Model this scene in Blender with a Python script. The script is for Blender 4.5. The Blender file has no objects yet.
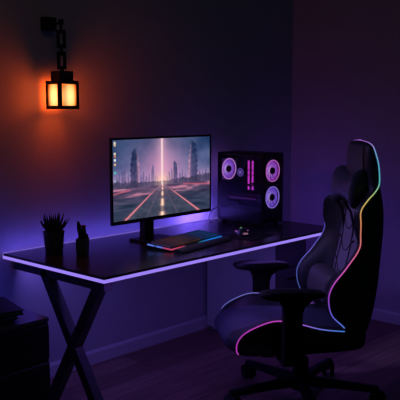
import bpy, bmesh, math, random
import numpy as np
from mathutils import Vector, Matrix

random.seed(4)
S = bpy.context.scene
COL = S.collection
PI = math.pi

# ------------------------------------------------------------------ materials
def srgb(r, g, b):
    f = lambda c: (c / 12.92 if c <= .04045 else ((c + .055) / 1.055) ** 2.4)
    return (f(r / 255), f(g / 255), f(b / 255), 1)

def mat(name, col, rough=.5, metal=0., spec=.5, noise=0., nscale=40., bump=0., bscale=200., emit=None, estr=0., sheen=0.):
    m = bpy.data.materials.new(name); m.use_nodes = True
    nt = m.node_tree; b = nt.nodes['Principled BSDF']
    b.inputs['Base Color'].default_value = (*col[:3], 1)
    b.inputs['Roughness'].default_value = rough
    b.inputs['Metallic'].default_value = metal
    b.inputs['Specular IOR Level'].default_value = spec
    if sheen: b.inputs['Sheen Weight'].default_value = sheen
    tc = nt.nodes.new('ShaderNodeTexCoord')
    if noise:
        n = nt.nodes.new('ShaderNodeTexNoise'); n.inputs['Scale'].default_value = nscale; n.inputs['Detail'].default_value = 4
        nt.links.new(tc.outputs['Object'], n.inputs['Vector'])
        mx = nt.nodes.new('ShaderNodeMixRGB'); mx.blend_type = 'MIX'
        mx.inputs[1].default_value = (*[c * (1 - noise) for c in col[:3]], 1)
        mx.inputs[2].default_value = (*[min(1, c * (1 + noise)) for c in col[:3]], 1)
        nt.links.new(n.outputs['Fac'], mx.inputs[0]); nt.links.new(mx.outputs[0], b.inputs['Base Color'])
    if bump:
        n2 = nt.nodes.new('ShaderNodeTexNoise'); n2.inputs['Scale'].default_value = bscale; n2.inputs['Detail'].default_value = 3
        nt.links.new(tc.outputs['Object'], n2.inputs['Vector'])
        bp = nt.nodes.new('ShaderNodeBump'); bp.inputs['Strength'].default_value = bump; bp.inputs['Distance'].default_value = .01
        nt.links.new(n2.outputs['Fac'], bp.inputs['Height']); nt.links.new(bp.outputs['Normal'], b.inputs['Normal'])
    if emit:
        b.inputs['Emission Color'].default_value = (*emit[:3], 1); b.inputs['Emission Strength'].default_value = estr
    return m

def emit_mat(name, col, strength):
    m = bpy.data.materials.new(name); m.use_nodes = True
    nt = m.node_tree; nt.nodes.clear()
    o = nt.nodes.new('ShaderNodeOutputMaterial'); e = nt.nodes.new('ShaderNodeEmission')
    e.inputs[0].default_value = (*col[:3], 1); e.inputs[1].default_value = strength
    nt.links.new(e.outputs[0], o.inputs[0]); return m

def emit_attr_mat(name, strength, gloss=0.):
    m = bpy.data.materials.new(name); m.use_nodes = True
    nt = m.node_tree; b = nt.nodes['Principled BSDF']
    b.inputs['Base Color'].default_value = (.01, .01, .012, 1); b.inputs['Roughness'].default_value = .35
    a = nt.nodes.new('ShaderNodeAttribute'); a.attribute_name = 'glow'
    nt.links.new(a.outputs['Color'], b.inputs['Emission Color']); b.inputs['Emission Strength'].default_value = strength
    return m

def glass_mat(name, tint, refl=.06):
    m = bpy.data.materials.new(name); m.use_nodes = True
    nt = m.node_tree; nt.nodes.clear()
    o = nt.nodes.new('ShaderNodeOutputMaterial')
    t = nt.nodes.new('ShaderNodeBsdfTransparent'); t.inputs[0].default_value = (*tint, 1)
    g = nt.nodes.new('ShaderNodeBsdfGlossy'); g.inputs['Roughness'].default_value = .03
    lw = nt.nodes.new('ShaderNodeLayerWeight'); p5 = nt.nodes.new('ShaderNodeMath'); p5.operation = 'POWER'; p5.inputs[1].default_value = 5
    fr = nt.nodes.new('ShaderNodeMath'); fr.operation = 'MULTIPLY_ADD'; fr.inputs[1].default_value = .9; fr.inputs[2].default_value = .035
    nt.links.new(lw.outputs['Facing'], p5.inputs[0]); nt.links.new(p5.outputs[0], fr.inputs[0])
    mx = nt.nodes.new('ShaderNodeMixShader')
    nt.links.new(fr.outputs[0], mx.inputs[0]); nt.links.new(t.outputs[0], mx.inputs[1]); nt.links.new(g.outputs[0], mx.inputs[2])
    nt.links.new(mx.outputs[0], o.inputs[0]); return m

def wall_mat():
    return mat('plaster_paint', (.43, .39, .47), .85, spec=.2, noise=.10, nscale=6, bump=.22, bscale=90)

def floor_mat():
    m = bpy.data.materials.new('dark_wood_planks'); m.use_nodes = True
    nt = m.node_tree; b = nt.nodes['Principled BSDF']
    tc = nt.nodes.new('ShaderNodeTexCoord')
    br = nt.nodes.new('ShaderNodeTexBrick'); br.offset = .37; br.inputs['Scale'].default_value = 1
    br.inputs['Brick Width'].default_value = 1.25; br.inputs['Row Height'].default_value = .155
    br.inputs['Mortar Size'].default_value = .0025; br.inputs['Mortar Smooth'].default_value = .3; br.inputs['Bias'].default_value = 0
    br.inputs['Color1'].default_value = (.20, .105, .10, 1); br.inputs['Color2'].default_value = (.33, .18, .16, 1); br.inputs['Mortar'].default_value = (.06, .035, .04, 1)
    nt.links.new(tc.outputs['Object'], br.inputs['Vector'])
    mp = nt.nodes.new('ShaderNodeMapping'); mp.inputs['Scale'].default_value = (1.2, 22, 1)
    nt.links.new(tc.outputs['Object'], mp.inputs[0])
    n = nt.nodes.new('ShaderNodeTexNoise'); n.inputs['Scale'].default_value = 3; n.inputs['Detail'].default_value = 6
    nt.links.new(mp.outputs[0], n.inputs['Vector'])
    rp = nt.nodes.new('ShaderNodeValToRGB'); rp.color_ramp.elements[0].position = .3; rp.color_ramp.elements[0].color = (.55, .55, .55, 1)
    rp.color_ramp.elements[1].position = .7; rp.color_ramp.elements[1].color = (1.15, 1.1, 1.1, 1)
    nt.links.new(n.outputs['Fac'], rp.inputs[0])
    mx = nt.nodes.new('ShaderNodeMixRGB'); mx.blend_type = 'MULTIPLY'; mx.inputs[0].default_value = 1
    nt.links.new(br.outputs['Color'], mx.inputs[1]); nt.links.new(rp.outputs[0], mx.inputs[2]); nt.links.new(mx.outputs[0], b.inputs['Base Color'])
    b.inputs['Roughness'].default_value = .5; b.inputs['Specular IOR Level'].default_value = .3
    bp = nt.nodes.new('ShaderNodeBump'); bp.inputs['Strength'].default_value = .25; bp.inputs['Distance'].default_value = .004
    nt.links.new(br.outputs['Fac'], bp.inputs['Height']); bp.invert = True
    nt.links.new(bp.outputs[0], b.inputs['Normal'])
    return m

M = {}
M['wall'] = wall_mat(); M['floor'] = floor_mat()
M['trim'] = mat('trim_paint', (.55, .52, .58), .5, noise=.05, nscale=5)
M['desk'] = mat('black_desk_laminate', (.022, .020, .024), .25, spec=.55, noise=.2, nscale=60, bump=.03, bscale=300)
M['steel'] = mat('dark_powder_coat', (.06, .055, .068), .5, spec=.4, noise=.15, nscale=80)
M['blackpl'] = mat('black_plastic', (.012, .012, .014), .45, spec=.35, noise=.2, nscale=70)
M['gloss'] = mat('black_gloss_plastic', (.01, .01, .012), .2, spec=.5, noise=.1, nscale=50)
M['cab'] = mat('black_cabinet_wood', (.016, .015, .017), .55, spec=.3, noise=.25, nscale=25)
M['cabtop'] = mat('cabinet_top_board', (.07, .065, .09), .5, spec=.4, noise=.15, nscale=25)
M['ped'] = mat('grey_white_lacquer', (.50, .47, .54), .45, noise=.04, nscale=8)
M['pedfront'] = mat('dark_drawer_lacquer', (.05, .045, .06), .5, noise=.1, nscale=12)
M['leather'] = mat('black_leather', (.014, .013, .015), .5, spec=.35, noise=.25, nscale=50, bump=.12, bscale=260)
M['leather_panel'] = mat('charcoal_leather', (.17, .145, .19), .5, spec=.5, noise=.15, nscale=60, bump=.1, bscale=300)
M['leather_dark_panel'] = mat('dark_grey_leather', (.055, .045, .052), .5, spec=.4, noise=.15, nscale=60, bump=.1, bscale=300)
M['leather_seat'] = mat('seat_leather', (.030, .031, .058), .5, spec=.5, noise=.15, nscale=50, bump=.1, bscale=280)
M['pillow'] = mat('pillow_leather', (.045, .038, .055), .33, spec=.5, noise=.2, nscale=60, bump=.1, bscale=280)
M['stitch'] = mat('black_stitching', (.006, .006, .007), .7, noise=.2, nscale=100)
M['chairpl'] = mat('chair_nylon', (.009, .009, .010), .6, spec=.15, noise=.2, nscale=60)
M['strip'] = emit_mat('violet_led', (.36, .235, 1.0), .95)
M['strip_back'] = emit_mat('violet_led_wall_side', (.27, .15, 1.0), 5.0)
M['strip_wall'] = emit_mat('violet_led_rear', (.27, .17, .85), .8)
M['rgbtube'] = emit_attr_mat('rgb_piping', 1.0)
M['piping'] = emit_attr_mat('rgb_piping_glow', .75)
M['screen'] = emit_attr_mat('screen_picture', 1.2)
M['pot'] = mat('dark_glazed_pot', (.12, .11, .125), .5, spec=.4, noise=.25, nscale=60, bump=.05, bscale=120)
M['pot2'] = mat('grey_stone_pot', (.15, .14, .15), .6, noise=.35, nscale=90, bump=.1, bscale=160)
M['soil'] = mat('potting_soil', (.02, .014, .01), .95, noise=.5, nscale=200, bump=.5, bscale=300)
M['aloe'] = mat('succulent_green', (.025, .045, .028), .5, noise=.3, nscale=50)
M['cactus'] = mat('cactus_green', (.030, .045, .028), .6, noise=.3, nscale=80, bump=.3, bscale=200)
M['cactus_tip'] = mat('red_cactus_graft', (.16, .028, .035), .6, noise=.3, nscale=90)
M['iron'] = mat('black_wrought_iron', (.010, .009, .009), .6, spec=.3, noise=.3, nscale=80, bump=.1, bscale=150)
M['cap'] = mat('brown_iron_cap', (.045, .022, .014), .6, spec=.3, noise=.3, nscale=80)
M['case'] = mat('pc_case_paint', (.012, .011, .014), .4, spec=.4, noise=.15, nscale=60)
M['inner'] = mat('pc_interior_metal', (.03, .028, .04), .5, noise=.2, nscale=60)
M['board'] = mat('circuit_board', (.02, .018, .028), .5, noise=.5, nscale=150)
M['glass'] = glass_mat('smoked_glass', (.72, .70, .78))
M['ram'] = emit_mat('magenta_led', (.85, .06, .75), 1.0)
M['paper'] = mat('book_paper', (.16, .15, .17), .8, noise=.15, nscale=200)
M['cover'] = mat('black_book_cover', (.008, .008, .009), .7, spec=.15, noise=.2, nscale=60)
M['key'] = mat('black_keycap', (.012, .012, .015), .45, noise=.15, nscale=150)
M['rest'] = mat('wrist_rest_leatherette', (.03, .029, .033), .5, noise=.15, nscale=80, bump=.08, bscale=300)
M['pad'] = mat('mousepad_cloth', (.016, .015, .019), .8, spec=.2, noise=.2, nscale=300)
M['cable'] = mat('black_rubber_cable', (.012, .012, .014), .5, noise=.1, nscale=90)

# ------------------------------------------------------------------ mesh helpers
def link(name, me, parent=None, loc=None, rot=None):
    o = bpy.data.objects.new(name, me); COL.objects.link(o)
    if parent is not None: o.parent = parent
    if loc is not None: o.location = loc
    if rot is not None: o.rotation_euler = rot
    return o

def fin(name, bm, m, parent=None, smooth=False, loc=None, rot=None, label=None):
    bmesh.ops.recalc_face_normals(bm, faces=bm.faces[:])
    me = bpy.data.meshes.new(name); bm.to_mesh(me); bm.free()
    for mm in (m if isinstance(m, (list, tuple)) else [m]): me.materials.append(mm)
    if smooth:
        for p in me.polygons: p.use_smooth = True
        me.set_sharp_from_angle(angle=math.radians(50))
    o = link(name, me, parent, loc, rot)
    if label: o['label'] = label
    return o

def thing(name, label, cat, loc=(0, 0, 0), rz=0., group=None):
    o = bpy.data.objects.new(name, None); COL.objects.link(o)
    o.location = loc; o.rotation_euler = (0, 0, rz); o.empty_display_size = .1
    tag(o, label, cat, group); return o

def tag(o, label, cat, group=None):
    o['label'] = label; o['category'] = cat
    if group: o['group'] = group
    return o

def box(bm, x0, x1, y0, y1, z0, z1, bev=0., seg=2, mi=0, mtx=None):
    b2 = bmesh.new()
    vs = [b2.verts.new((x, y, z)) for x in (x0, x1) for y in (y0, y1) for z in (z0, z1)]
    for f in ((0, 1, 3, 2), (4, 6, 7, 5), (0, 4, 5, 1), (2, 3, 7, 6), (0, 2, 6, 4), (1, 5, 7, 3)):
        b2.faces.new([vs[i] for i in f])
    if bev: bmesh.ops.bevel(b2, geom=b2.edges[:], offset=bev, segments=seg, affect='EDGES', profile=.5)
    merge(bm, b2, mi, mtx); return bm

def merge(bm, b2, mi=0, mtx=None):
    d = {}
    for v in b2.verts: d[v] = bm.verts.new(mtx @ v.co if mtx else v.co)
    for f in b2.faces:
        nf = bm.faces.new([d[v] for v in f.verts]); nf.material_index = mi
    b2.free()

def loft(bm, secs, caps=True, mi=0, closed=True):
    rows = [[bm.verts.new(p) for p in s] for s in secs]
    n = len(rows[0])
    for a, b in zip(rows[:-1], rows[1:]):
        for i in range(n if closed else n - 1):
            j = (i + 1) % n
            f = bm.faces.new((a[i], a[j], b[j], b[i])); f.material_index = mi
    if caps:
        for r in (rows[0], rows[-1]):
            f = bm.faces.new(r); f.material_index = mi
    return rows

def frames(pts):
    pts = [Vector(p) for p in pts]; out = []
    t0 = (pts[1] - pts[0]).normalized()
    ref = Vector((0, 0, 1)) if abs(t0.z) < .9 else Vector((1, 0, 0))
    u = ref.cross(t0).normalized()
    for i, p in enumerate(pts):
        t = (pts[min(i + 1, len(pts) - 1)] - pts[max(i - 1, 0)]).normalized()
        u = (u - t * u.dot(t)).normalized(); out.append((p, t, u, t.cross(u)))
    return out

def tube(bm, pts, r, n=8, caps=True, mi=0):
    rr = r if isinstance(r, (list, tuple)) else [r] * len(pts)
    secs = []
    for (p, t, u, v), q in zip(frames(pts), rr):
        secs.append([p + (u * math.cos(2 * PI * k / n) + v * math.sin(2 * PI * k / n)) * q for k in range(n)])
    return loft(bm, secs, caps, mi)

def bar(bm, a, b, w, h, up=(1, 0, 0), bev=.004, mi=0):
    """rectangular bar from a to b; h measured along 'up', w across it"""
    a, b = Vector(a), Vector(b); t = (b - a); L = t.length; t.normalize()
    u = Vector(up); u = (u - t * u.dot(t)).normalized(); v = t.cross(u)
    m = Matrix((( t.x, v.x, u.x, a.x), (t.y, v.y, u.y, a.y), (t.z, v.z, u.z, a.z), (0, 0, 0, 1)))
    box(bm, 0, L, -w / 2, w / 2, -h / 2, h / 2, bev, 2, mi, m)

def lathe(bm, prof, n=24, mtx=None, mi=0):
    b2 = bmesh.new()
    loft(b2, [[(r * math.cos(2 * PI * k / n), r * math.sin(2 * PI * k / n), z) for k in range(n)] for r, z in prof], True)
    merge(bm, b2, mi, mtx)

def spline(pts, m=6):
    """Catmull-Rom through rows of numbers"""
    P = np.array(pts, float); P = np.vstack([2 * P[0] - P[1], P, 2 * P[-1] - P[-2]]); out = []
    for i in range(1, len(P) - 2):
        for k in range(m):
            t = k / m
            out.append(.5 * (2 * P[i] + (P[i + 1] - P[i - 1]) * t + (2 * P[i - 1] - 5 * P[i] + 4 * P[i + 1] - P[i + 2]) * t * t + (3 * P[i] - P[i - 1] - 3 * P[i + 1] + P[i + 2]) * t ** 3))
    out.append(P[-2]); return np.array(out)

def glow(o, cols):
    a = o.data.color_attributes.new('glow', 'FLOAT_COLOR', 'POINT')
    buf = np.ones((len(o.data.vertices), 4), np.float32); buf[:, :3] = np.array(cols, np.float32)[:, :3]
    a.data.foreach_set('color', buf.ravel())

def structure(o): o['kind'] = 'structure'; return o

def BM(): return bmesh.new()

# ------------------------------------------------------------------ room
L_, D_, T_ = 1.876, .80, .74            # desk length, depth, height
WY, WX = .821, 2.514                    # back wall, right wall
bm = BM(); box(bm, -3.2, WX + .15, -4.2, WY + .15, -.12, 0); structure(fin('floor', bm, M['floor']))
bm = BM(); box(bm, -3.2, WX, WY, WY + .15, 0, 2.9); structure(fin('wall_back', bm, M['wall']))
bm = BM(); box(bm, WX, WX + .15, -4.2, WY + .15, 0, 2.9); structure(fin('wall_right', bm, M['wall']))
def skirting(name, prof_axis):
    bm = BM()
    prof = [(0, 0), (.016, 0), (.016, .066), (.010, .076), (.006, .08), (0, .08)]
    if prof_axis == 'y': secs = [[(x, WY - d, z) for d, z in prof] for x in (-3.2, WX)]
    else: secs = [[(WX - d, y, z) for d, z in prof] for y in (-4.2, WY - .016)]
    loft(bm, secs); structure(fin(name, bm, M['trim']))
skirting('baseboard_back', 'y'); skirting('baseboard_right', 'x')

# ------------------------------------------------------------------ desk
desk = thing('desk', 'long black desk with glowing violet LED edge and crossed metal legs', 'desk')
bm = BM(); box(bm, 0, L_, 0, D_, T_ - .026, T_, .0015, 1); fin('tabletop', bm, M['desk'], desk)
zs0, zs1 = T_ - .0265, T_ - .0115
def strip(x0, x1, y0, y1, z0, z1, m):
    bm = BM(); box(bm, x0, x1, y0, y1, z0, z1, .0008, 1); fin('light_strip', bm, m, desk, label='glowing violet light strip')
strip(-.003, L_ + .003, -.0035, -.0002, zs0, zs1, M['strip'])
strip(-.0035, -.0002, 0, D_, zs0, zs1, M['strip'])
strip(L_ + .0002, L_ + .0035, 0, D_, zs0, zs1, M['strip_back'])
strip(0, L_, D_ + .0003, D_ + .0045, zs0, T_ + .0025, M['strip_wall'])
bm = BM(); box(bm, .045, .095, .055, .785, .655, T_ - .026, .003); fin('cross_beam', bm, M['steel'], desk)
bm = BM(); bar(bm, (.07, .53, .68), (.07, .09, .012), .052, .05, (1, 0, 0)); box(bm, .045, .095, .055, .135, 0, .012, .002); fin('leg', bm, M['steel'], desk)
bm = BM(); bar(bm, (.0695, .105, .68), (.0695, .51, .012), .052, .05, (1, 0, 0)); box(bm, .045, .095, .465, .545, 0, .012, .002); fin('leg', bm, M['steel'], desk)

# ------------------------------------------------------------------ drawer units
ped = thing('drawer_cabinet', 'pale drawer cabinet under the right end of the black desk', 'cabinet', (1.55, .235, 0))
pw, pd, ph = .31, .565, T_ - .0265
bm = BM(); box(bm, 0, pw, 0, pd, .02, ph, .003); box(bm, .02, pw - .02, .03, pd - .03, 0, .02); fin('body', bm, M['ped'], ped)
for k in range(3):
    z0 = .035 + k * .225
    bm = BM(); box(bm, .004, pw - .004, -.018, 0, z0, z0 + .218, .003); d = fin('drawer', bm, M['pedfront'], ped, label='dark drawer front')
    bm = BM(); bar(bm, (pw / 2 - .06, -.034, z0 + .17), (pw / 2 + .06, -.034, z0 + .17), .01, .01, (0, 0, 1), .002)
    for s in (-.055, .055): bar(bm, (pw / 2 + s, -.016, z0 + .17), (pw / 2 + s, -.034, z0 + .17), .008, .008, (0, 0, 1), .001)
    fin('handle', bm, M['steel'], d)

cab = thing('drawer_cabinet', 'low black drawer cabinet left of the desk with books on top', 'cabinet', (-.66, .155, 0))
cw, cd, chh = .475, .50, .57
bm = BM(); box(bm, 0, cw, .02, cd, .03, chh - .018, .002); box(bm, .02, cw - .02, .05, cd - .03, 0, .03); fin('body', bm, M['cab'], cab)
bm = BM(); box(bm, 0, cw, 0, cd, chh - .018, chh, .002); fin('top_board', bm, M['cabtop'], cab)
for k in range(3):
    z0 = .04 + k * .172
    # drawer front with a finger groove cut along its upper edge
    bm = BM()
    prof = [(.02, z0), (.002, z0), (.002, z0 + .148), (.008, z0 + .155), (.010, z0 + .168), (.02, z0 + .168)]
    loft(bm, [[(x, y, z) for y, z in prof] for x in (.001, cw - .001)]); fin('drawer', bm, M['cab'], cab)

def book(name, label, loc, rz, w, d, h):
    t = thing(name, label, 'book', loc, rz, 'books on the low black cabinet')
    bm = BM(); box(bm, -w / 2, w / 2, -d / 2, d / 2, 0, .003, .001, 1); box(bm, -w / 2, w / 2, -d / 2, d / 2, h - .003, h, .001, 1)
    loft(bm, [[(-w / 2 - .0 + dx, y, z) for dx, z in ((0, 0), (-.004, h * .3), (-.004, h * .7), (0, h), (.004, h - .003), (.004, .003))] for y in (-d / 2, d / 2)])
    fin('cover', bm, M['cover'], t)
    bm = BM(); box(bm, -w / 2 + .003, w / 2 - .006, -d / 2 + .005, d / 2 - .005, .003, h - .003); fin('pages', bm, M['paper'], t)
    return t
book('book', 'black closed book lying directly on the low black cabinet, lower of two', (-.41, .35, chh + .0005), math.radians(8), .22, .26, .03)
book('book', 'thin black book on top of the other book on the low cabinet', (-.38, .335, chh + .031), math.radians(-14), .24, .27, .022)

# ------------------------------------------------------------------ lantern on the wall
BX, BZ = .315, 1.914
br = thing('wall_bracket', 'small black iron wall bracket holding the lantern chain', 'bracket', (BX, WY, BZ))
bm = BM(); box(bm, -.036, .036, -.045, 0, -.034, .034, .004); fin('plate', bm, M['iron'], br)
AY = -.108
bm = BM(); bar(bm, (.015, -.04, .0), (.015, AY - .008, .0), .012, .012, (0, 0, 1), .002)
box(bm, .004, .026, AY - .01, AY + .01, -.008, .018, .002); fin('arm', bm, M['iron'], br)
lan = thing('hanging_lantern', 'glowing orange lantern hanging on a black chain against the wall', 'lantern', (BX + .015, WY + AY, 0), math.radians(-2))
def ring_link(zc, w, h, t, rz, parent):
    bm = BM()
    m = Matrix.Rotation(rz, 4, 'Z')
    for (x0, x1, z0, z1) in ((-w / 2, w / 2, zc + h / 2 - t, zc + h / 2), (-w / 2, w / 2, zc - h / 2, zc - h / 2 + t),
                             (-w / 2, -w / 2 + t, zc - h / 2 + t, zc + h / 2 - t), (w / 2 - t, w / 2, zc - h / 2 + t, zc + h / 2 - t)):
        box(bm, x0, x1, -t / 2, t / 2, z0, z1, .0015, 1, 0, m)
    fin('chain_link', bm, M['iron'], parent)
A = math.radians(-35)     # broad links face the middle of the room
ring_link(1.898, .034, .066, .014, A + PI / 2, lan)
ring_link(1.832, .048, .092, .017, A, lan)
ring_link(1.776, .034, .058, .014, A + PI / 2, lan)
ring_link(1.723, .048, .092, .017, A, lan)
Z0, Z1, hw = 1.472, 1.618, .062
bm = BM(); box(bm, -.008, .008, -.008, .008, 1.666, 1.692, .002); box(bm, -.042, .042, -.042, .042, Z1, 1.668, .003); fin('cap', bm, M['cap'], lan, label='brown iron cap')
bm = BM()
box(bm, -hw, hw, -hw, hw, Z1 - .018, Z1, .002); 
for (qa, qb, qc, qd) in ((-hw, hw, -hw, -hw + .014), (-hw, hw, hw - .014, hw), (-hw, -hw + .014, -hw + .014, hw - .014), (hw - .014, hw, -hw + .014, hw - .014)): box(bm, qa, qb, qc, qd, Z0, Z0 + .018, .002)
for sx in (-1, 1):
    for sy in (-1, 1):
        box(bm, min(sx * hw, sx * (hw - .018)), max(sx * hw, sx * (hw - .018)), min(sy * hw, sy * (hw - .018)), max(sy * hw, sy * (hw - .018)), Z0 + .016, Z1 - .018, .001, 1)
fin('frame', bm, M['iron'], lan)
# panes glow, brightest at mid-height near the flame
pm = bpy.data.materials.new('lantern_pane'); pm.use_nodes = True
nt = pm.node_tree; nt.nodes.clear()
o_ = nt.nodes.new('ShaderNodeOutputMaterial'); e_ = nt.nodes.new('ShaderNodeEmission'); at = nt.nodes.new('ShaderNodeAttribute'); at.attribute_name = 'glow'
tr_ = nt.nodes.new('ShaderNodeBsdfTransparent'); tr_.inputs[0].default_value = (.80, .72, .60, 1); ad_ = nt.nodes.new('ShaderNodeAddShader')
nt.links.new(at.outputs['Color'], e_.inputs[0]); e_.inputs[1].default_value = 1.0
nt.links.new(e_.outputs[0], ad_.inputs[0]); nt.links.new(tr_.outputs[0], ad_.inputs[1]); nt.links.new(ad_.outputs[0], o_.inputs[0])
for k in range(4):
    bm = BM(); m = Matrix.Rotation(k * PI / 2, 4, 'Z')
    nx, nz = 8, 10; W = hw - .018
    g = [[bm.verts.new(m @ Vector((-W + 2 * W * i / nx, -hw + .006, Z0 + .016 + (Z1 - Z0 - .034) * j / nz))) for i in range(nx + 1)] for j in range(nz + 1)]
    for j in range(nz):
        for i in range(nx): bm.faces.new((g[j][i], g[j][i + 1], g[j + 1][i + 1], g[j + 1][i]))
    cols = []
    for j in range(nz + 1):
        for i in range(nx + 1):
            u, v = i / nx * 2 - 1, j / nz * 2 - 1
            q = max(0, 1 - .55 * (u * u) ** 1.0 - .35 * (v + .1) ** 2)
            cols.append((.9 * (.45 + .55 * q), .56 * q ** 1.3 + .03, .24 * q ** 2.0))
    o = fin('pane', bm, pm, lan, label='glowing amber pane'); glow(o, cols)

# ------------------------------------------------------------------ monitor
mx0, mx1, my, mz0, mz1 = .430, 1.197, .45, .868, 1.324
mon = thing('monitor', 'large flat monitor showing a pink futuristic city with a road', 'monitor', (.74, .50, T_ + .0006))
ox, oy, oz = .74, .50, T_ + .0006
bm = BM(); box(bm, mx0 - ox, mx1 - ox, my + .002 - oy, my + .014 - oy, mz0 - oz, mz1 - oz, .003)
box(bm, mx0 - ox + .14, mx1 - ox - .14, my + .012 - oy, my + .046 - oy, mz0 - oz + .09, mz1 - oz - .09, .008); fin('housing', bm, M['blackpl'], mon)
bz, bb = .011, .020
bm = BM()
for (a, b, c, d) in ((mx0, mx1, mz1 - bz, mz1), (mx0, mx1, mz0, mz0 + bb), (mx0, mx0 + bz, mz0 + bb, mz1 - bz), (mx1 - bz, mx1, mz0 + bb, mz1 - bz)):
    box(bm, a - ox, b - ox, my - .003 - oy, my + .004 - oy, c - oz, d - oz, .0008, 1)
fin('bezel', bm, M['gloss'], mon)

def paint(W, H):
    """desktop picture: misty neon city, light beam, road; linear rgb rows from the top"""
    V, U = np.mgrid[0:H, 0:W].astype(float); U /= W - 1; V /= H - 1
    uc, hz = .477, .585
    rng = np.random.RandomState(3)
    def mixc(a, b, k): return a + (np.array(b) - a) * k[..., None]
    def noise(octs, sx=1., sy=1.):
        o = np.zeros((H, W)); tot = 0
        for s_, w in octs:
            nx, ny = int(s_ * sx) + 2, int(s_ * sy) + 2; gr = rng.rand(ny + 1, nx + 1); gy, gx = V * (ny - 1), U * (nx - 1)
            iy, ix = gy.astype(int), gx.astype(int); fy, fx = gy - iy, gx - ix; fy, fx = fy * fy * (3 - 2 * fy), fx * fx * (3 - 2 * fx)
            o += w * ((gr[iy, ix] * (1 - fx) + gr[iy, ix + 1] * fx) * (1 - fy) + (gr[iy + 1, ix] * (1 - fx) + gr[iy + 1, ix + 1] * fx) * fy); tot += w
        return (o - o.min()) / (o.max() - o.min())
    cl = noise(((5, 1.), (10, .7), (22, .4)), 1, .8); fine = noise(((30, 1.), (60, .7)), 1, .7); streak = noise(((10, 1.), (24, .8)), .5, 2.2)
    img = np.zeros((H, W, 3)); img[:] = (66, 84, 120)
    img = mixc(img, (112, 116, 158), np.clip((V - .05) / .45, 0, 1))
    img += (cl - .5)[..., None] * np.array((52, 42, 44))
    r2 = ((U - uc) / .22) ** 2 + ((V - .47) / .40) ** 2
    img = mixc(img, (214, 152, 190), np.exp(-r2 * .85) * .88)
    img = mixc(img, (236, 178, 196), np.exp(-(np.abs(U - uc) / .055) ** 1.5) * (V < hz) * .55)
    img = mixc(img, (186, 148, 188), np.exp(-((V - .53) / .10) ** 2) * .72)
    def tower(c, hw, v0, lit, dark, bright, k=1., taper=.3):
        nonlocal img
        fr = np.clip((V - v0) / (hz - v0), 0, 1); side = (U - c) / hw * lit
        wl = hw * (1 - taper + taper * np.minimum(1, fr * 2.2)); step = .12 * hw * (np.sin(V * 90 + c * 40) > .2)
        top = v0 + .05 * np.maximum(0, -side) + .012 * (np.sin(U * 300 + c * 90) > 0)
        m = ((np.abs(U - c) < wl - step) & (V > top) & (V < hz + .012)) * k
        col = np.array(dark) + (np.array(bright) - np.array(dark)) * (np.clip(side * 1.4 - .35, 0, 1) ** 1.2)[..., None]
        col = col + (fine - .5)[..., None] * 34
        haze = np.clip(fr - .25, 0, 1) * .62
        col = col + (np.array((158, 122, 162)) - col) * haze[..., None]
        img = img + (col - img) * m[..., None]
    far_ = (104, 100, 142); fb = (178, 138, 174)
    for c, h_, v0 in ((.035, .016, .45), (.06, .010, .40), (.088, .012, .36), (.108, .022, .32), (.145, .010, .42), (.265, .012, .44), (.29, .010, .40), (.318, .012, .46), (.345, .008, .43), (.383, .017, .33),
                      (.41, .008, .45), (.43, .007, .49), (.53, .007, .48), (.552, .010, .43), (.578, .010, .40), (.665, .012, .45), (.69, .010, .42), (.725, .012, .47), (.885, .012, .44), (.92, .012, .47), (.955, .012, .43), (.985, .01, .46)):
        tower(c, h_, v0, 1 if c < uc else -1, far_, fb, .8)
    tower(.612, .026, .30, -1, (84, 84, 122), (206, 150, 174))
    tower(.205, .044, .11, 1, (52, 62, 96), (212, 152, 176), taper=.5)
    tower(.812, .052, .05, -1, (56, 68, 104), (214, 156, 178), taper=.45)
    # glow at the foot of the beam, trees before it
    img = mixc(img, (255, 206, 176), np.exp(-((U - uc) / .075) ** 2 - ((V - hz + .035) / .10) ** 2) * .85)
    ht = np.convolve(rng.rand(W), np.ones(4) / 4, 'same')[None, :]; ht = .012 + (.035 + .11 * np.abs(U - uc)) * (.3 + .9 * ht)
    tr = ((V > hz + .005 - ht) & (V < hz + .035)) * (.55 + .35 * np.clip(np.abs(U - uc) * 4, 0, 1))
    img = mixc(img, (62, 62, 84), tr * (.75 + .5 * (fine - .5)))
    # ground and road
    g = V > hz + .018
    dv = np.clip((V - hz) / (1 - hz), 0, 1)
    gc = np.zeros((H, W, 3)); gc[:] = (108, 84, 112); gc = mixc(gc, (66, 74, 96), np.clip(dv * 1.7, 0, 1))
    gc += (streak - .5)[..., None] * np.array((80, 58, 66)) * (1 - .45 * dv)[..., None]
    gc = mixc(gc, (212, 136, 158), np.clip((streak - .66) * 6, 0, 1) * (dv < .38) * .7)
    for a0, b0, a1, b1 in ((0., .665, .16, .628), (.70, .615, 1., .655)):
        gc = mixc(gc, (226, 110, 132), np.exp(-((V - (b0 + (b1 - b0) * (U - a0) / (a1 - a0))) / .009) ** 2) * (U > a0) * (U < a1) * .75)
    road = np.abs(U - uc) < .015 + dv * .40
    rc = np.zeros((H, W, 3)); rc[:] = (92, 82, 108); rc = mixc(rc, (74, 80, 98), np.clip(dv * 1.5, 0, 1)); rc = mixc(rc, (214, 150, 164), np.exp(-dv * 7 - ((U - uc) / .12) ** 2) * .9)
    rc += (fine - .5)[..., None] * 18 + (streak - .5)[..., None] * 22
    gc = np.where(road[..., None], rc, gc); img = np.where(g[..., None], gc, img)
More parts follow.
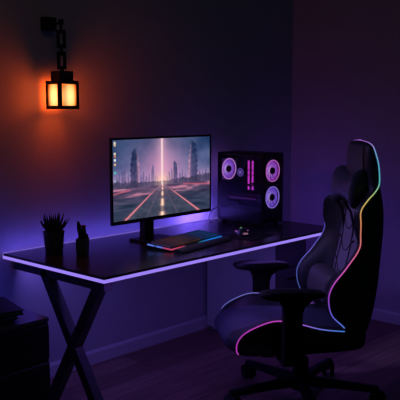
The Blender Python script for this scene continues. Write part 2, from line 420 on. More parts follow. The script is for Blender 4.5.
    for sgn, k in ((-1, .352), (1, .385)):
        d = np.abs(U - (uc + sgn * (.012 + k * dv))); q = np.clip((dv - .10) * 5, 0, 1)
        img = mixc(img, (232, 104, 124), np.exp(-(d / (.004 + .013 * dv)) ** 2) * g * .9 * q)
        img = mixc(img, (255, 190, 186), np.exp(-(d / (.002 + .004 * dv)) ** 2) * g * .8 * q)
        d = np.abs(U - (uc + sgn * (.006 + .155 * dv)))
        img = mixc(img, (150, 120, 150), np.exp(-(d / (.002 + .004 * dv)) ** 2) * g * .45)
    d = np.abs(U - (uc + .003 - .004 * dv)); dash = np.clip(np.sin(11 * np.log(dv + .05) + .4) * 2 + 1.3, .25, 1)
    img = mixc(img, (240, 160, 140), np.exp(-(d / (.005 + .026 * dv)) ** 2) * g * dash * .8)
    img = mixc(img, (255, 224, 196), np.exp(-(d / (.003 + .014 * dv)) ** 2) * g * dash)
    img = mixc(img, (255, 226, 222), np.exp(-((U - uc) / .009) ** 2) * (V < hz + .02) * .95)
    for v, c in ((.035, (236, 226, 190)), (.058, (228, 200, 160)), (.165, (238, 224, 190)), (.20, (214, 140, 100)), (.245, (240, 244, 250)), (.298, (228, 190, 140)),
                 (.40, (90, 200, 180)), (.50, (160, 180, 196))):
        img = mixc(img, c, ((np.abs(U - .020) < .009) & (np.abs(V - v) < .014)) * .9)
    img = np.clip((img - 20) * 1.03, 0, 255) / 255
    return np.where(img <= .04045, img / 12.92, ((img + .055) / 1.055) ** 2.4)
SW, SH = 285, 169
pic = paint(SW, SH)
sx0, sx1, sz0, sz1 = mx0 + bz - ox, mx1 - bz - ox, mz0 + bb - oz, mz1 - bz - oz
verts = [(sx0 + (sx1 - sx0) * i / (SW - 1), my - oy, sz1 - (sz1 - sz0) * j / (SH - 1)) for j in range(SH) for i in range(SW)]
faces = [(j * SW + i, (j + 1) * SW + i, (j + 1) * SW + i + 1, j * SW + i + 1) for j in range(SH - 1) for i in range(SW - 1)]
me = bpy.data.meshes.new('screen'); me.from_pydata(verts, [], faces); me.materials.append(M['screen'])
scr = link('screen', me, mon); glow(scr, pic.reshape(-1, 3)); scr['label'] = 'lit screen with city wallpaper and icons'
# stand: neck and foot
bm = BM(); box(bm, -.035, .035, -.005, .04, .012, .36, .004); box(bm, -.045, .045, -.028, .004, .28, .38, .004); fin('stand_neck', bm, M['blackpl'], mon)
bm = BM(); box(bm, -.06, .17, -.075, .10, 0, .012, .004); fin('stand_base', bm, M['blackpl'], mon)

# ------------------------------------------------------------------ plants
def succulent():
    t = thing('potted_succulent', 'spiky succulent in a dark round pot at the left end of the desk', 'plant', (.190, .625, T_ + .0003))
    bm = BM(); lathe(bm, [(.042, 0), (.0445, .003), (.0545, .106), (.0555, .112), (.0505, .112), (.047, .104), (.002, .103)], 32); fin('pot', bm, M['pot'], t, True)
    bm = BM(); lathe(bm, [(.046, .100), (.046, .106), (.001, .110)], 24); fin('soil', bm, M['soil'], t, True)
    rnd = random.Random(8); k = 0
    for ring, n, tilt, ln in ((0, 11, 66, .098), (1, 9, 44, .106), (2, 7, 24, .102), (3, 3, 7, .095)):
        for i in range(n):
            a = 2 * PI * (i + .5 * ring + rnd.uniform(-.15, .15)) / n; ti = math.radians(tilt + rnd.uniform(-6, 6)); l = ln * rnd.uniform(.88, 1.1)
            pts = []; rad = []
            for s in range(9):
                q = s / 8; tt = ti * (1 - .35 * q)
                r = .008 + l * q * math.sin(tt); z = .104 + l * q * math.cos(tt)
                pts.append((r * math.cos(a), r * math.sin(a), z)); rad.append(.0095 * (1 - q) ** .7 * (.75 + .9 * q * (1 - q)) + .0006)
            bm = BM(); tube(bm, pts, rad, 6); fin('leaf', bm, M['aloe'], t, True)
succulent()
def cactus_pot():
    t = thing('potted_cactus', 'small cactus with a reddish top in a square grey pot', 'plant', (.262, .482, T_ + .0003), math.radians(40))
    bm = BM()
    h, w = .082, .0275
    loft(bm, [[(sx * a, sy * a, z) for sx, sy in ((-1, -1), (1, -1), (1, 1), (-1, 1))] for a, z in ((w * .94, 0), (w, .01), (w * 1.06, h), (w * .9, h), (w * .88, h - .012), (.002, h - .012))])
    fin('pot', bm, M['pot2'], t)
    bm = BM(); box(bm, -w * .87, w * .87, -w * .87, w * .87, h - .018, h - .006); fin('soil', bm, M['soil'], t)
    def ribbed(x, y, z0, hh, r, lean=(0, 0), m='cactus', name='stem'):
        bm = BM(); secs = []; n = 20
        for s in range(11):
            q = s / 10; rr = r * (math.sin(min(1, (q * 1.0 + .35)) * PI / 2) if q < .65 else math.sqrt(max(.01, 1 - ((q - .62) / .39) ** 2)))
            secs.append([(x + lean[0] * q + rr * (1 + .13 * (k % 2)) * math.cos(2 * PI * k / n), y + lean[1] * q + rr * (1 + .13 * (k % 2)) * math.sin(2 * PI * k / n), z0 + hh * q) for k in range(n)])
        loft(bm, secs); return fin(name, bm, M[m], t, True)
    z = h - .014
    ribbed(-.014, .006, z, .105, .0100, (-.004, .010)); ribbed(.008, -.004, z, .072, .0125, (.002, 0)); ribbed(.016, .010, z, .055, .010, (.003, 0))
    ribbed(-.006, -.016, z, .042, .009, (-.004, -.004)); ribbed(.018, -.014, z, .034, .009, (.006, -.003))
    ribbed(.010, -.004, z + .062, .02, .0130, (0, 0), 'cactus_tip', 'crown')['label'] = 'reddish cactus crown'
cactus_pot()

# ------------------------------------------------------------------ keyboard, mouse, pads
KA = math.radians(9)
kb = thing('keyboard', 'full-size black keyboard with rainbow backlight in front of the monitor', 'keyboard', (.832, .305, T_ + .0003), KA)
kw, kd = .48, .155
bm = BM(); loft(bm, [[(x, y, z) for y, z in ((-kd / 2, 0), (kd / 2, 0), (kd / 2, .030), (kd / 2 - .004, .032), (-kd / 2 + .004, .019), (-kd / 2, .017))] for x in (-kw / 2, kw / 2)]); fin('body', bm, M['blackpl'], kb)
slope = math.atan2(.013, kd - .008)
def kz(y): return .019 + (y + kd / 2 - .004) * math.tan(slope)
def rgb_at(u):
    st = [(0, (.02, .03, .10)), (.12, (.12, .05, .15)), (.25, (.55, .12, .06)), (.42, (.34, .16, .05)), (.55, (.10, .12, .22)), (.68, (.03, .16, .60)), (.85, (.02, .30, .95)), (1, (.03, .26, .9))]
    for (a, ca), (b, cb) in zip(st[:-1], st[1:]):
        if u <= b: k = (u - a) / (b - a); return tuple(x + (y - x) * k for x, y in zip(ca, cb))
    return st[-1][1]
bm = BM(); n = 40; cols = []
g = []
for i in range(n + 1):
    x = -kw / 2 + .010 + (kw - .02) * i / n
    g.append([bm.verts.new((x, y, kz(y) + .0008)) for y in (-kd / 2 + .017, kd / 2 - .012)]); c = rgb_at(i / n)
    cols += [tuple(.7 * q for q in c)] * 2
for a, b in zip(g[:-1], g[1:]): bm.faces.new((a[0], b[0], b[1], a[1]))
o = fin('backlight_plate', bm, M['rgbtube'], kb, label='glowing rainbow backlight plate'); glow(o, cols)
sk = bpy.data.materials.new('backlit_key_skirt'); sk.use_nodes = True
nt = sk.node_tree; b_ = nt.nodes['Principled BSDF']; b_.inputs['Base Color'].default_value = (.02, .02, .025, 1); b_.inputs['Roughness'].default_value = .5
oi = nt.nodes.new('ShaderNodeObjectInfo'); sx_ = nt.nodes.new('ShaderNodeSeparateXYZ'); mr = nt.nodes.new('ShaderNodeMapRange'); cr = nt.nodes.new('ShaderNodeValToRGB')
mr.inputs['From Min'].default_value = .60; mr.inputs['From Max'].default_value = 1.06
nt.links.new(oi.outputs['Location'], sx_.inputs[0]); nt.links.new(sx_.outputs[0], mr.inputs[0]); nt.links.new(mr.outputs[0], cr.inputs[0]); nt.links.new(cr.outputs[0], b_.inputs['Emission Color'])
for k_, (p_, c_) in enumerate(((0, (.03, .03, .12)), (.12, (.20, .07, .10)), (.28, (.30, .10, .05)), (.48, (.20, .10, .07)), (.62, (.05, .07, .20)), (.78, (.02, .17, .60)), (1, (.02, .20, .75)))):
    el = cr.color_ramp.elements[k_] if k_ < 2 else cr.color_ramp.elements.new(p_)
    el.position = p_; el.color = (*c_, 1)
b_.inputs['Emission Strength'].default_value = .15
bm = BM(); loft(bm, [[(sx * w_, sy * w_ * 1.03, z) for sx, sy in ((-1, -1), (1, -1), (1, 1), (-1, 1))] for w_, z in ((.0082, 0), (.0080, .0042))], True, 1)
loft(bm, [[(sx * w_, sy * w_ * 1.03, z) for sx, sy in ((-1, -1), (1, -1), (1, 1), (-1, 1))] for w_, z in ((.0083, .0042), (.0080, .0070), (.0064, .0084))], True, 1)
merge_top = [f for f in bm.faces if f.calc_center_median().z > .0083]
for f in merge_top: f.material_index = 0
kme = bpy.data.meshes.new('key'); bm.to_mesh(kme); bm.free(); kme.materials.append(M['key']); kme.materials.append(sk)
def key(x, y, sx):
    o = link('key', kme, kb, (x, y, kz(y) + .002), (slope, 0, 0)); o.scale = (sx, 1, 1)
rows = [[1.] * 16, [1.] * 13 + [2.] + [1.] * 3, [1.5] + [1.] * 12 + [1.5] + [1.] * 3, [1.8] + [1.] * 11 + [2.2] + [1.] * 3, [2.3] + [1.] * 10 + [2.7] + [1.] * 3, [1.3, 1.3, 1.3, 6.2, 1.3, 1.3, 1.3, 1, 1, 1]]
for j, r in enumerate(rows):
    y = kd / 2 - .020 - j * .0232; tot = sum(r); pit = (kw - .026) / tot; x = -kw / 2 + .013
    for w in r:
        key(x + w * pit / 2, y, (w * pit - .0068) / .0164); x += w * pit
def bar_glow(name, pts, r, cols, parent, label=None, m='rgbtube'):
    bm = BM(); tube(bm, pts, r, 6); o = fin(name, bm, M[m], parent, True, label=label)
    cc = []
    for c in cols: cc += [c] * 6
    glow(o, cc); return o
y0 = -kd / 2 - .001
nn = 30
bar_glow('light_bar', [(-kw / 2 + kw * i / nn, y0, .013) for i in range(nn + 1)], .0045,
         [((.45, .05, .12) if i < 5 else (.45 * max(0, (8 - i) / 3), .04, .09) if i < 8 else (0.004, .004, .01)) if i < 16 else (.01, .12 + .06 * min(1, (i - 16) / 8), .15 + .55 * min(1, (i - 16) / 6)) for i in range(nn + 1)], kb, 'glowing front light bar')
bar_glow('light_bar', [(-kw / 2 - .001, y0 + kd * i / 12, .013 + .012 * i / 12) for i in range(13)], .0042,
         [(.45, .05, .13) if i < 4 else (.2, .07, .3) if i < 5 else (.10, .17, .70) if i not in (8,) else (.02, .03, .12) for i in range(13)], kb, 'glowing side light bar')
wr = thing('wrist_rest', 'black padded wrist rest along the front of the keyboard', 'wrist rest', (.83 + math.sin(KA) * .122, .305 - math.cos(KA) * .122, T_ + .0003), KA)
bm = BM(); secs = []
for i in range(25):
    q = i / 24; x = -kw / 2 + kw * q; e = min(1, min(q, 1 - q) * 14); e = math.sqrt(1 - (1 - e) ** 2) * .25 + .75
    secs.append([(x, yy * e, zz) for yy, zz in ((-.036, 0), (.036, 0), (.037, .009), (.032, .014), (.012, .0175), (-.012, .016), (-.031, .010), (-.037, .005))])
loft(bm, secs); fin('cushion', bm, M['rest'], wr, True)

mp = BM(); box(mp, -.13, .13, -.10, .10, 0, .003, .001, 1)
tag(fin('mousepad', mp, M['pad'], None, loc=(1.262, .205, T_ + .0003), rot=(0, 0, math.radians(6))), 'thin black cloth mousepad under the mouse, right of the keyboard', 'mousepad')

mouse = thing('mouse', 'black gaming mouse with glowing pink and green lights on the mousepad', 'mouse', (1.255, .250, T_ + .0036), math.radians(-35))
mouse.scale = (1.12, 1.08, 1.0)
def mouse_shell(s, z0):
    secs = []
    for i in range(17):
        q = i / 16; y = (-.062 + .124 * q)
        e = math.sqrt(max(0, 1 - abs(2 * q - 1) ** 2.6)); w = (.033 - .005 * math.sin(q * PI)) * (.35 + .65 * e) * s; hh = (.040 * math.sin((q * .80 + .20) * PI) ** .7 * (.3 + .7 * e)) * s
        secs.append([(w * math.cos(a) * (1.0 if math.sin(a) < .3 else .92), y * s, z0 + max(0, hh * max(0, math.sin(a)) ** .8)) for a in [-.01 + (PI + .02) * k / 14 for k in range(15)]])
    return secs
bm = BM(); loft(bm, mouse_shell(1, 0)); fin('shell', bm, M['blackpl'], mouse, True)
bm = BM(); lathe(bm, [(.003, -.0045), (.0075, -.004), (.0075, .004), (.003, .0045)], 16, Matrix.Translation((0, .036, .031)) @ Matrix.Rotation(PI / 2, 4, 'Y'))
fin('scroll_wheel', bm, emit_mat('green_led', (.16, .42, .24), .45), mouse, True, label='green lit scroll wheel')
for sx in (-1, 1):
    bm = BM(); tube(bm, [(sx * (.031 - .004 * q), .012 + .034 * q, .021 - .008 * q) for q in (0, .25, .5, .75, 1)], .0026, 6); fin('side_light', bm, emit_mat('pink_led', (.9, .25, .85), .9), mouse, True, label='glowing pink side light')
bm = BM(); box(bm, -.012, .012, -.0635, -.050, .011, .020, .002); fin('rear_light', bm, emit_mat('salmon_led', (.70, .30, .50), .32), mouse, label='glowing rear light')

# ------------------------------------------------------------------ computer tower
px0, px1, py0, py1, pz0, pz1 = 1.580, 1.792, .36, .735, .753, 1.195
pc = thing('desktop_computer', 'black glass computer tower with purple lit fans at the desk end', 'computer', (px0, py0, T_ + .0003))
dx, dy, dz = px0, py0, T_ + .0003
w, d, h0, h1 = px1 - px0, py1 - py0, pz0 - dz, pz1 - dz
bm = BM()
box(bm, 0, w, 0, d, h0, h0 + .012, .003); box(bm, 0, w, 0, d, h1 - .016, h1, .003)          # bottom and top plates
box(bm, w - .008, w, .004, d - .004, h0 + .01, h1 - .014)                                    # far side
box(bm, 0, .010, d - .012, d, h0 + .01, h1 - .014); box(bm, w - .012, w, d - .012, d, h0 + .01, h1 - .014)
box(bm, .010, w - .012, d - .008, d, h0 + .01, h0 + .25)                                     # rear wall under the exhaust fan
box(bm, .010, w - .012, d - .008, d, h1 - .045, h1 - .014)
box(bm, 0, .014, 0, .014, h0 + .01, h1 - .014); box(bm, w - .014, w, 0, .014, h0 + .01, h1 - .014)   # front posts
fin('case_frame', bm, M['case'], pc)
for x in (.03, w - .03):
    for y in (.035, d - .035):
        bm = BM(); lathe(bm, [(.016, 0), (.018, .004), (.015, h0 + .001)], 16, Matrix.Translation((x, y, 0))); fin('foot', bm, M['blackpl'], pc, True)
bm = BM(); box(bm, -.003, .001, .012, d - .010, h0 + .012, h1 - .016); fin('side_glass', bm, M['glass'], pc, label='smoked glass side panel')
bm = BM(); box(bm, .014, w - .014, -.003, .001, h0 + .012, h1 - .016); fin('front_glass', bm, M['glass'], pc, label='smoked glass front panel')
bm = BM(); box(bm, .008, w - .01, .035, d - .012, h0 + .012, h0 + .078, .002); fin('power_supply_shroud', bm, M['inner'], pc)
bm = BM(); box(bm, w - .020, w - .009, .085, d - .02, h0 + .10, h1 - .03, .001)
for (y, z, sy, sz) in ((.30, h0 + .34, .03, .02), (.16, h0 + .20, .05, .03), (.28, h0 + .14, .10, .015), (.12, h0 + .33, .02, .07)):
    box(bm, w - .034, w - .018, y - sy / 2, y + sy / 2, z - sz / 2, z + sz / 2, .002)
fin('motherboard', bm, M['board'], pc)
bm = BM(); box(bm, w - .15, w - .02, .09, d - .03, h0 + .125, h0 + .160, .004); gp = fin('graphics_card', bm, M['inner'], pc)
bm = BM(); box(bm, w - .1515, w - .1495, .10, d - .05, h0 + .142, h0 + .147); fin('light_line', bm, emit_mat('purple_led_line', (.30, .06, .55), .35), gp, label='glowing purple line')
bm = BM(); lathe(bm, [(.030, 0), (.033, .003), (.033, .030), (.030, .034), (.002, .034)], 28, Matrix.Translation((w - .02, .312, h0 + .300)) @ Matrix.Rotation(-PI / 2, 4, 'Y')); cl_ = fin('cpu_cooler', bm, M['blackpl'], pc, True)
bm = BM(); lathe(bm, [(.029, .0345), (.029, .0365), (.002, .0365)], 28, Matrix.Translation((w - .02, .312, h0 + .300)) @ Matrix.Rotation(-PI / 2, 4, 'Y')); fin('lit_face', bm, emit_mat('cooler_violet', (.20, .10, .55), .55), cl_, True, label='glowing violet cooler face')
bm = BM(); lathe(bm, [(.006, .037), (.006, .038), (.001, .038)], 14, Matrix.Translation((w - .02, .312, h0 + .300)) @ Matrix.Rotation(-PI / 2, 4, 'Y')); fin('logo_light', bm, emit_mat('cooler_dot', (.55, .5, .95), .8), cl_, True)
for y in (.205, .238):
    bm = BM(); box(bm, w - .055, w - .022, y - .006, y + .006, h0 + .190, h0 + .382, .001); r_ = fin('memory_stick', bm, M['board'], pc)
    bm = BM(); box(bm, w - .0605, w - .0555, y - .0065, y + .0065, h0 + .190, h0 + .285, .001); box(bm, w - .0605, w - .0555, y - .0065, y + .0065, h0 + .290, h0 + .318, .001); box(bm, w - .0605, w - .0555, y - .0065, y + .0065, h0 + .323, h0 + .382, .001)
    fin('light_bar', bm, M['ram'], r_, label='glowing magenta light bar')
for k in range(2):   # tubes of the cooler
    bm = BM(); tube(bm, [(w - .045, .300 - .01 * k, h0 + .275), (w - .075, .285 - .02 * k, h0 + .235), (w - .08, .22 - .02 * k, h0 + .225 - .01 * k), (w - .07, .15, h0 + .25), (w - .06, .06, h0 + .30)], .0055, 8); fin('hose', bm, M['cable'], pc, True)

def fan(cx, y, cz, R, ring, blade, hubglow, side):
    """case fan facing -y (side=-1); blades, ring, hub and square frame are its pieces"""
    bm = BM(); q = R + .004; f = .006
    for (a, b, c, e) in ((-q, q, q - f, q), (-q, q, -q, -q + f), (-q, -q + f, -q + f, q - f), (q - f, q, -q + f, q - f)): box(bm, a, b, -.001, .022, c, e, .001, 1)
    fr = fin('fan', bm, M['blackpl'], pc, loc=(cx, y, cz))
    rx = Matrix.Rotation(PI / 2, 4, 'X')
    bm = BM(); n = 48
    loft(bm, [[(rr * math.cos(2 * PI * k / n), yy, rr * math.sin(2 * PI * k / n)) for k in range(n)] for rr, yy in ((R, .0), (R, -.004), (R - .006, -.004), (R - .006, .0), (R, .0))], False)
    fin('ring_light', bm, emit_mat('fan_ring', ring, 1.0), fr, True, label='glowing ring')
    bm = BM(); nb = 9; cols = []
    for k in range(nb):
        gr = []
        for i in range(6):
            rr = .021 + (R - .0285) * i / 5
            row = []
            for j in range(5):
                a = 2 * PI * k / nb + .35 * i / 5 + (2 * PI / nb) * 1.03 * j / 4
                row.append(bm.verts.new((rr * math.cos(a), .004 + .005 * j / 4, rr * math.sin(a))))
                g_ = (1 - i / 5) ** 1.6; m_ = max(0., math.cos(a - PI))  # glow colour is brighter towards the hub, most on its left
                cols.append([b * (.80 + .10 * j) * .9 + h * g_ * (.25 + .75 * m_) for b, h in zip(blade, hubglow)])
            gr.append(row)
        for i in range(5):
            for j in range(4): bm.faces.new((gr[i][j], gr[i][j + 1], gr[i + 1][j + 1], gr[i + 1][j]))
    o = fin('blades', bm, M['fanblade'], fr, label='lit fan blades'); glow(o, cols)
    bm = BM(); lathe(bm, [(.022, -.012), (.023, .0), (.021, .005), (.002, .006)], 24, Matrix.Translation((0, 0, 0)) @ rx); fin('hub', bm, M['blackpl'], fr, True)
M['fanblade'] = emit_attr_mat('fan_blade_glow', 1.3)
fan(w / 2 + .009, .012, 1.083 - dz, .070, (.85, .22, .80), (.33, .06, .58), (.60, .42, .50), -1)
fan(w / 2 + .009, .012, .914 - dz, .070, (.42, .28, 1.0), (.17, .07, .66), (.55, .45, .45), -1)
fan(w / 2 - .028, d - .030, 1.080 - dz, .070, (.85, .36, 1.0), (.25, .06, .64), (.60, .52, .55), -1)

bm = BM(); pts = spline([(1.49, .700, T_ + .0035), (1.512, .745, T_ + .006), (1.522, .757, T_ + .03), (1.545, .760, T_ + .06), (1.58, .758, T_ + .08), (1.62, .752, T_ + .088), (1.66, .742, T_ + .09)], 6)
tube(bm, [tuple(q) for q in pts], .0028, 6); tag(fin('cable', bm, M['cable'], None, True), 'thin black cable arching from the desk to the computer tower', 'cable')

# ------------------------------------------------------------------ gaming chair
CA = math.radians(140.9)
chair = thing('gaming_chair', 'black gaming chair with rainbow lit piping facing the desk', 'chair', (.978, -.367, 0), CA)
# local frame: +x is the way it faces, +y its left side, z up
BK = spline([  # z, rear, piping x, piping y, centre front, headrest weight
    (.350, -.285, -.205, .215, -.205, 0), (.440, -.306, -.139, .250, -.200, 0), (.509, -.318, -.070, .268, -.198, 0), (.592, -.329, -.050, .275, -.200, 0), (.656, -.337, -.070, .276, -.205, 0),
    (.720, -.344, -.124, .270, -.218, 0), (.762, -.348, -.155, .270, -.228, 0), (.800, -.351, -.182, .270, -.236, 0), (.840, -.354, -.199, .270, -.242, 0), (.890, -.357, -.199, .270, -.248, 0), (.940, -.358, -.200, .268, -.254, 0), (1.000, -.359, -.203, .256, -.262, 0),
    (1.045, -.359, -.243, .230, -.266, .25), (1.085, -.359, -.296, .195, -.268, .75), (1.125, -.358, -.320, .178, -.264, 1), (1.208, -.353, -.318, .166, -.258, 1), (1.262, -.345, -.307, .154, -.260, 1),
    (1.294, -.336, -.299, .140, -.266, 1), (1.309, -.326, -.292, .112, -.272, 1), (1.316, -.314, -.287, .060, -.278, 1), (1.318, -.302, -.284, .020, -.281, 1)], 5)
def lerp(a, b, t): return a + (b - a) * t
secs = []; cen = []
for z, xb, xp, yp, xc, w_ in BK:
    w_ = min(1, max(0, w_))
    cb = min(1, max(0, (z - .835) / .08))      # the shoulder wing bulges forward of its piping
    wing = [(xp + .001 + .010 * cb, .96), (xp + .002 + .020 * cb, .90), (lerp(xc, xp, .86), .81), (lerp(xc, xp, .40), .70), (lerp(xc, xp, .06), .60), (xc, .45), (xc + .003, .22), (xc + .004, 0)]
    head = [(lerp(xp, xc, .40), .985), (lerp(xp, xc, .70), .93), (lerp(xp, xc, .90), .83), (lerp(xp, xc, .97), .72), (xc, .58), (xc, .45), (xc + .002, .22), (xc + .003, 0)]
    half = [(xb, 0), (xb + .002, .35), (xb + .012, .66), (xb + .032, .86), (lerp(xb + .04, xp, .30), .97), (lerp(xb + .04, xp, .65), 1.0), (xp, 1.0)]
    half += [(lerp(a[0], b[0], w_), lerp(a[1], b[1], w_)) for a, b in zip(wing, head)]
    sec = [(x, k * yp, z) for x, k in half] + [(x, -k * yp, z) for x, k in half[-2:0:-1]]
    secs.append(sec); cen.append((z, xc, yp))
bm = BM(); loft(bm, secs); back = fin('backrest', bm, M['leather'], chair, True)
# quilted centre panel with hexagon seams
def xc_at(z): return float(np.interp(z, [c[0] for c in cen], [c[1] for c in cen]))
bm = BM(); rows_ = []
for i in range(41):
    z = .46 + (1.035 - .46) * i / 40; hwid = .108 + .022 * math.sin((z - .46) / .575 * PI)
    e = min(1, min(i, 40 - i) / 3)
    rows_.append([bm.verts.new((xc_at(z) + .002 + .010 * e * (1 - abs(t) ** 4), hwid * t, z)) for t in np.linspace(-1, 1, 13)])
for a, b in zip(rows_[:-1], rows_[1:]):
    for i in range(12): bm.faces.new((a[i], a[i + 1], b[i + 1], b[i]))
pan = fin('centre_panel', bm, M['leather_panel'], back, True, label='charcoal quilted centre panel')
bm = BM()
def seam(pts, r=.0028): tube(bm, [(xc_at(z) + .0125, y, z) for y, z in pts], r, 5)
for zc in (.55, .66, .77, .88, .99):
    seam([(-.100, zc + .062), (-.065, zc + .040), (-.022, zc), (.022, zc), (.065, zc + .040), (.100, zc + .062)])
for s in (-1, 1):
    seam([(s * .070, .48 + .54 * k / 12) for k in range(13)], .0035)
fin('stitching', bm, M['stitch'], pan, True)
# headrest face
bm = BM(); rows_ = []
for i in range(15):
    z = 1.115 + (1.298 - 1.115) * i / 14; ypp = float(np.interp(z, BK[:, 0], BK[:, 3])); e = min(1, min(i, 14 - i) / 2)
    rows_.append([bm.verts.new((xc_at(z) + .002 + .008 * e * (1 - abs(t) ** 4), ypp * .74 * t, z)) for t in np.linspace(-1, 1, 11)])
for a, b in zip(rows_[:-1], rows_[1:]):
    for i in range(10): bm.faces.new((a[i], a[i + 1], b[i + 1], b[i]))
fin('headrest_panel', bm, M['leather_dark_panel'], back, True, label='charcoal headrest panel')

def ramp(stops, u):
    for (a, ca), (b, cb) in zip(stops[:-1], stops[1:]):
        if u <= b:
            k = max(0, (u - a) / (b - a)); return tuple(x + (y - x) * k for x, y in zip(ca, cb))
    return stops[-1][1]
near_c = [(.44, srgb(90, 130, 235)), (.52, srgb(105, 95, 225)), (.60, srgb(170, 70, 215)), (.70, srgb(225, 90, 205)), (.80, srgb(240, 110, 150)), (.90, srgb(230, 135, 105)), (.98, srgb(235, 165, 100)),
          (1.04, srgb(225, 205, 110)), (1.08, srgb(170, 215, 140)), (1.12, srgb(95, 205, 195)), (1.20, srgb(85, 185, 220)), (1.27, srgb(120, 170, 225)), (1.32, srgb(170, 100, 215))]
far_c = [(.44, srgb(95, 120, 215)), (.60, srgb(85, 105, 205)), (.75, srgb(115, 105, 225)), (.90, srgb(95, 80, 200)), (1.10, srgb(110, 80, 200)), (1.32, srgb(170, 100, 215))]
def piping(pts, cols, parent):
    bm = BM(); tube(bm, pts, .0029, 8); o = fin('piping', bm, M['piping'], parent, True, label='glowing piping')
    cc = []
    for c in cols: cc += [c[:3]] * 8
    glow(o, cc)
nb_ = [(xp, yp + .003, z) for z, xb, xp, yp, xc, w_ in BK if z > .43]
top_ = nb_[-1]
nb_ += [(top_[0], y, top_[2] + .003) for y in (.012, 0)]
piping(nb_, [ramp(near_c, q[2]) for q in nb_], back)
fb_ = [(x, -y, z) for x, y, z in nb_]
piping(fb_, [ramp(far_c, q[2]) for q in fb_], back)

# seat: stations run from the rear over the bolsters to the rounded front
ST = spline([  # piping x, piping z, half width, centre x, centre z, bottom x, bottom z
    (-.252, .415, .235, -.252, .40, -.252, .325), (-.200, .420, .250, -.200, .415, -.22, .312), (-.115, .428, .258, -.115, .425, -.13, .308), (-.017, .443, .262, -.017, .430, -.02, .306), (.081, .472, .264, .081, .434, .08, .306),
    (.163, .490, .264, .170, .437, .17, .306), (.225, .488, .264, .245, .438, .24, .306), (.297, .463, .262, .320, .436, .30, .307), (.345, .436, .258, .370, .430, .330, .309), (.370, .408, .253, .405, .414, .350, .312), (.381, .378, .250, .424, .390, .360, .317),
    (.381, .350, .248, .428, .362, .364, .322), (.372, .332, .244, .412, .336, .362, .322)], 4)
secs = []
for xp, zp, yw, xc, zc, xb, zb in ST:
    half = [(xb, 0, zb), (xb, .45 * yw, zb), (xb, .80 * yw, zb), (lerp(xb, xp, .2), .95 * yw, lerp(zb, zp, .16)), (lerp(xb, xp, .6), yw, lerp(zb, zp, .55)), (xp, yw, zp),
            (lerp(xp, xc, .08), .96 * yw, zp + .001), (lerp(xp, xc, .25), .87 * yw, zp + .003), (lerp(xp, xc, .5), .76 * yw, lerp(zp, zc, .35)), (lerp(xp, xc, .75), .67 * yw, lerp(zp, zc, .8)), (lerp(xp, xc, .9), .58 * yw, zc + .001), (xc, .3 * yw, zc + .004), (xc, 0, zc + .006)]
    secs.append([(x, y, z) for x, y, z in half] + [(x, -y, z) for x, y, z in half[-2:0:-1]])
bm = BM(); rr_ = loft(bm, secs); nrow = len(secs[0])
for f in bm.faces:
    c = f.calc_center_median()
    if abs(c.y) < .178 and f.normal.length >= 0:
        k = float(np.interp(c.x, ST[:, 3], ST[:, 4]))
        if c.z > .345 and len(f.verts) == 4: f.material_index = 1
seat = fin('seat', bm, [M['leather'], M['leather_seat']], chair, True)
sp = [(xp, yw + .003, zp) for xp, zp, yw, *_ in ST if xp > -.16]
seat_near = [(-.12, srgb(70, 130, 235)), (.0, srgb(125, 120, 235)), (.08, srgb(170, 90, 225)), (.20, srgb(215, 75, 205)), (.40, srgb(195, 60, 195))]
seat_far = [(-.12, srgb(160, 80, 215)), (.03, srgb(190, 80, 210)), (.10, srgb(150, 90, 220)), (.20, srgb(140, 140, 240)), (.40, srgb(100, 110, 225))]
piping(sp, [ramp(seat_near, q[0]) for q in sp], seat)
sq = [(x, -y, z) for x, y, z in sp if x < .366 and z > .412]
piping(sq, [ramp(seat_far, q[0]) for q in sq], seat)

# neck pillow: bone shaped, two flared ends
bm = BM(); secs = []
for i in range(31):
    t = -1 + 2 * i / 30; y = .150 * t
    a = abs(t); hz_ = .058 + .046 * a ** 2.2; hx = .040 + .006 * a
    if a > .88: q = math.sqrt(max(.02, 1 - ((a - .88) / .12) ** 2)); hz_ *= .78 + .22 * q; hx *= .55 + .45 * q
    sec = []
    for k in range(24):
        an = 2 * PI * k / 24; c, s = math.cos(an), math.sin(an)
        sec.append((-.230 + hx * math.copysign(abs(c) ** .8, c) - .012 * s, y, 1.090 + hz_ * math.copysign(abs(s) ** .75, s)))
    secs.append(sec)
loft(bm, secs); np_ = fin('neck_pillow', bm, M['pillow'], chair, True, label='bone shaped black neck pillow')
bm = BM()
for s in (-.062, .062):
    tube(bm, [(-.19, s, 1.02), (-.222, s * 1.1, .97), (-.236, s * 1.15, .90), (-.238, s * 1.2, .84)], .007, 6)
fin('strap', bm, M['stitch'], np_, True)
# lumbar pillow
bm = BM(); secs = []
for i in range(25):
    t = -1 + 2 * i / 24; a = abs(t); q = 1. if a < .82 else math.sqrt(max(.03, 1 - ((a - .82) / .18) ** 2))
    sec = []
    for k in range(24):
        an = 2 * PI * k / 24; c, s = math.cos(an), math.sin(an)
        X = .058 * (.45 + .55 * q) * math.copysign(abs(c) ** .75, c); Z = .080 * (.6 + .4 * q) * math.copysign(abs(s) ** .75, s)
        sec.append((-.125 + X - .18 * Z, .150 * t, (.595 + Z + .1 * X)))
    secs.append(sec)
loft(bm, secs); lp = fin('lumbar_pillow', bm, M['leather_dark_panel'], chair, True, label='charcoal lumbar pillow')
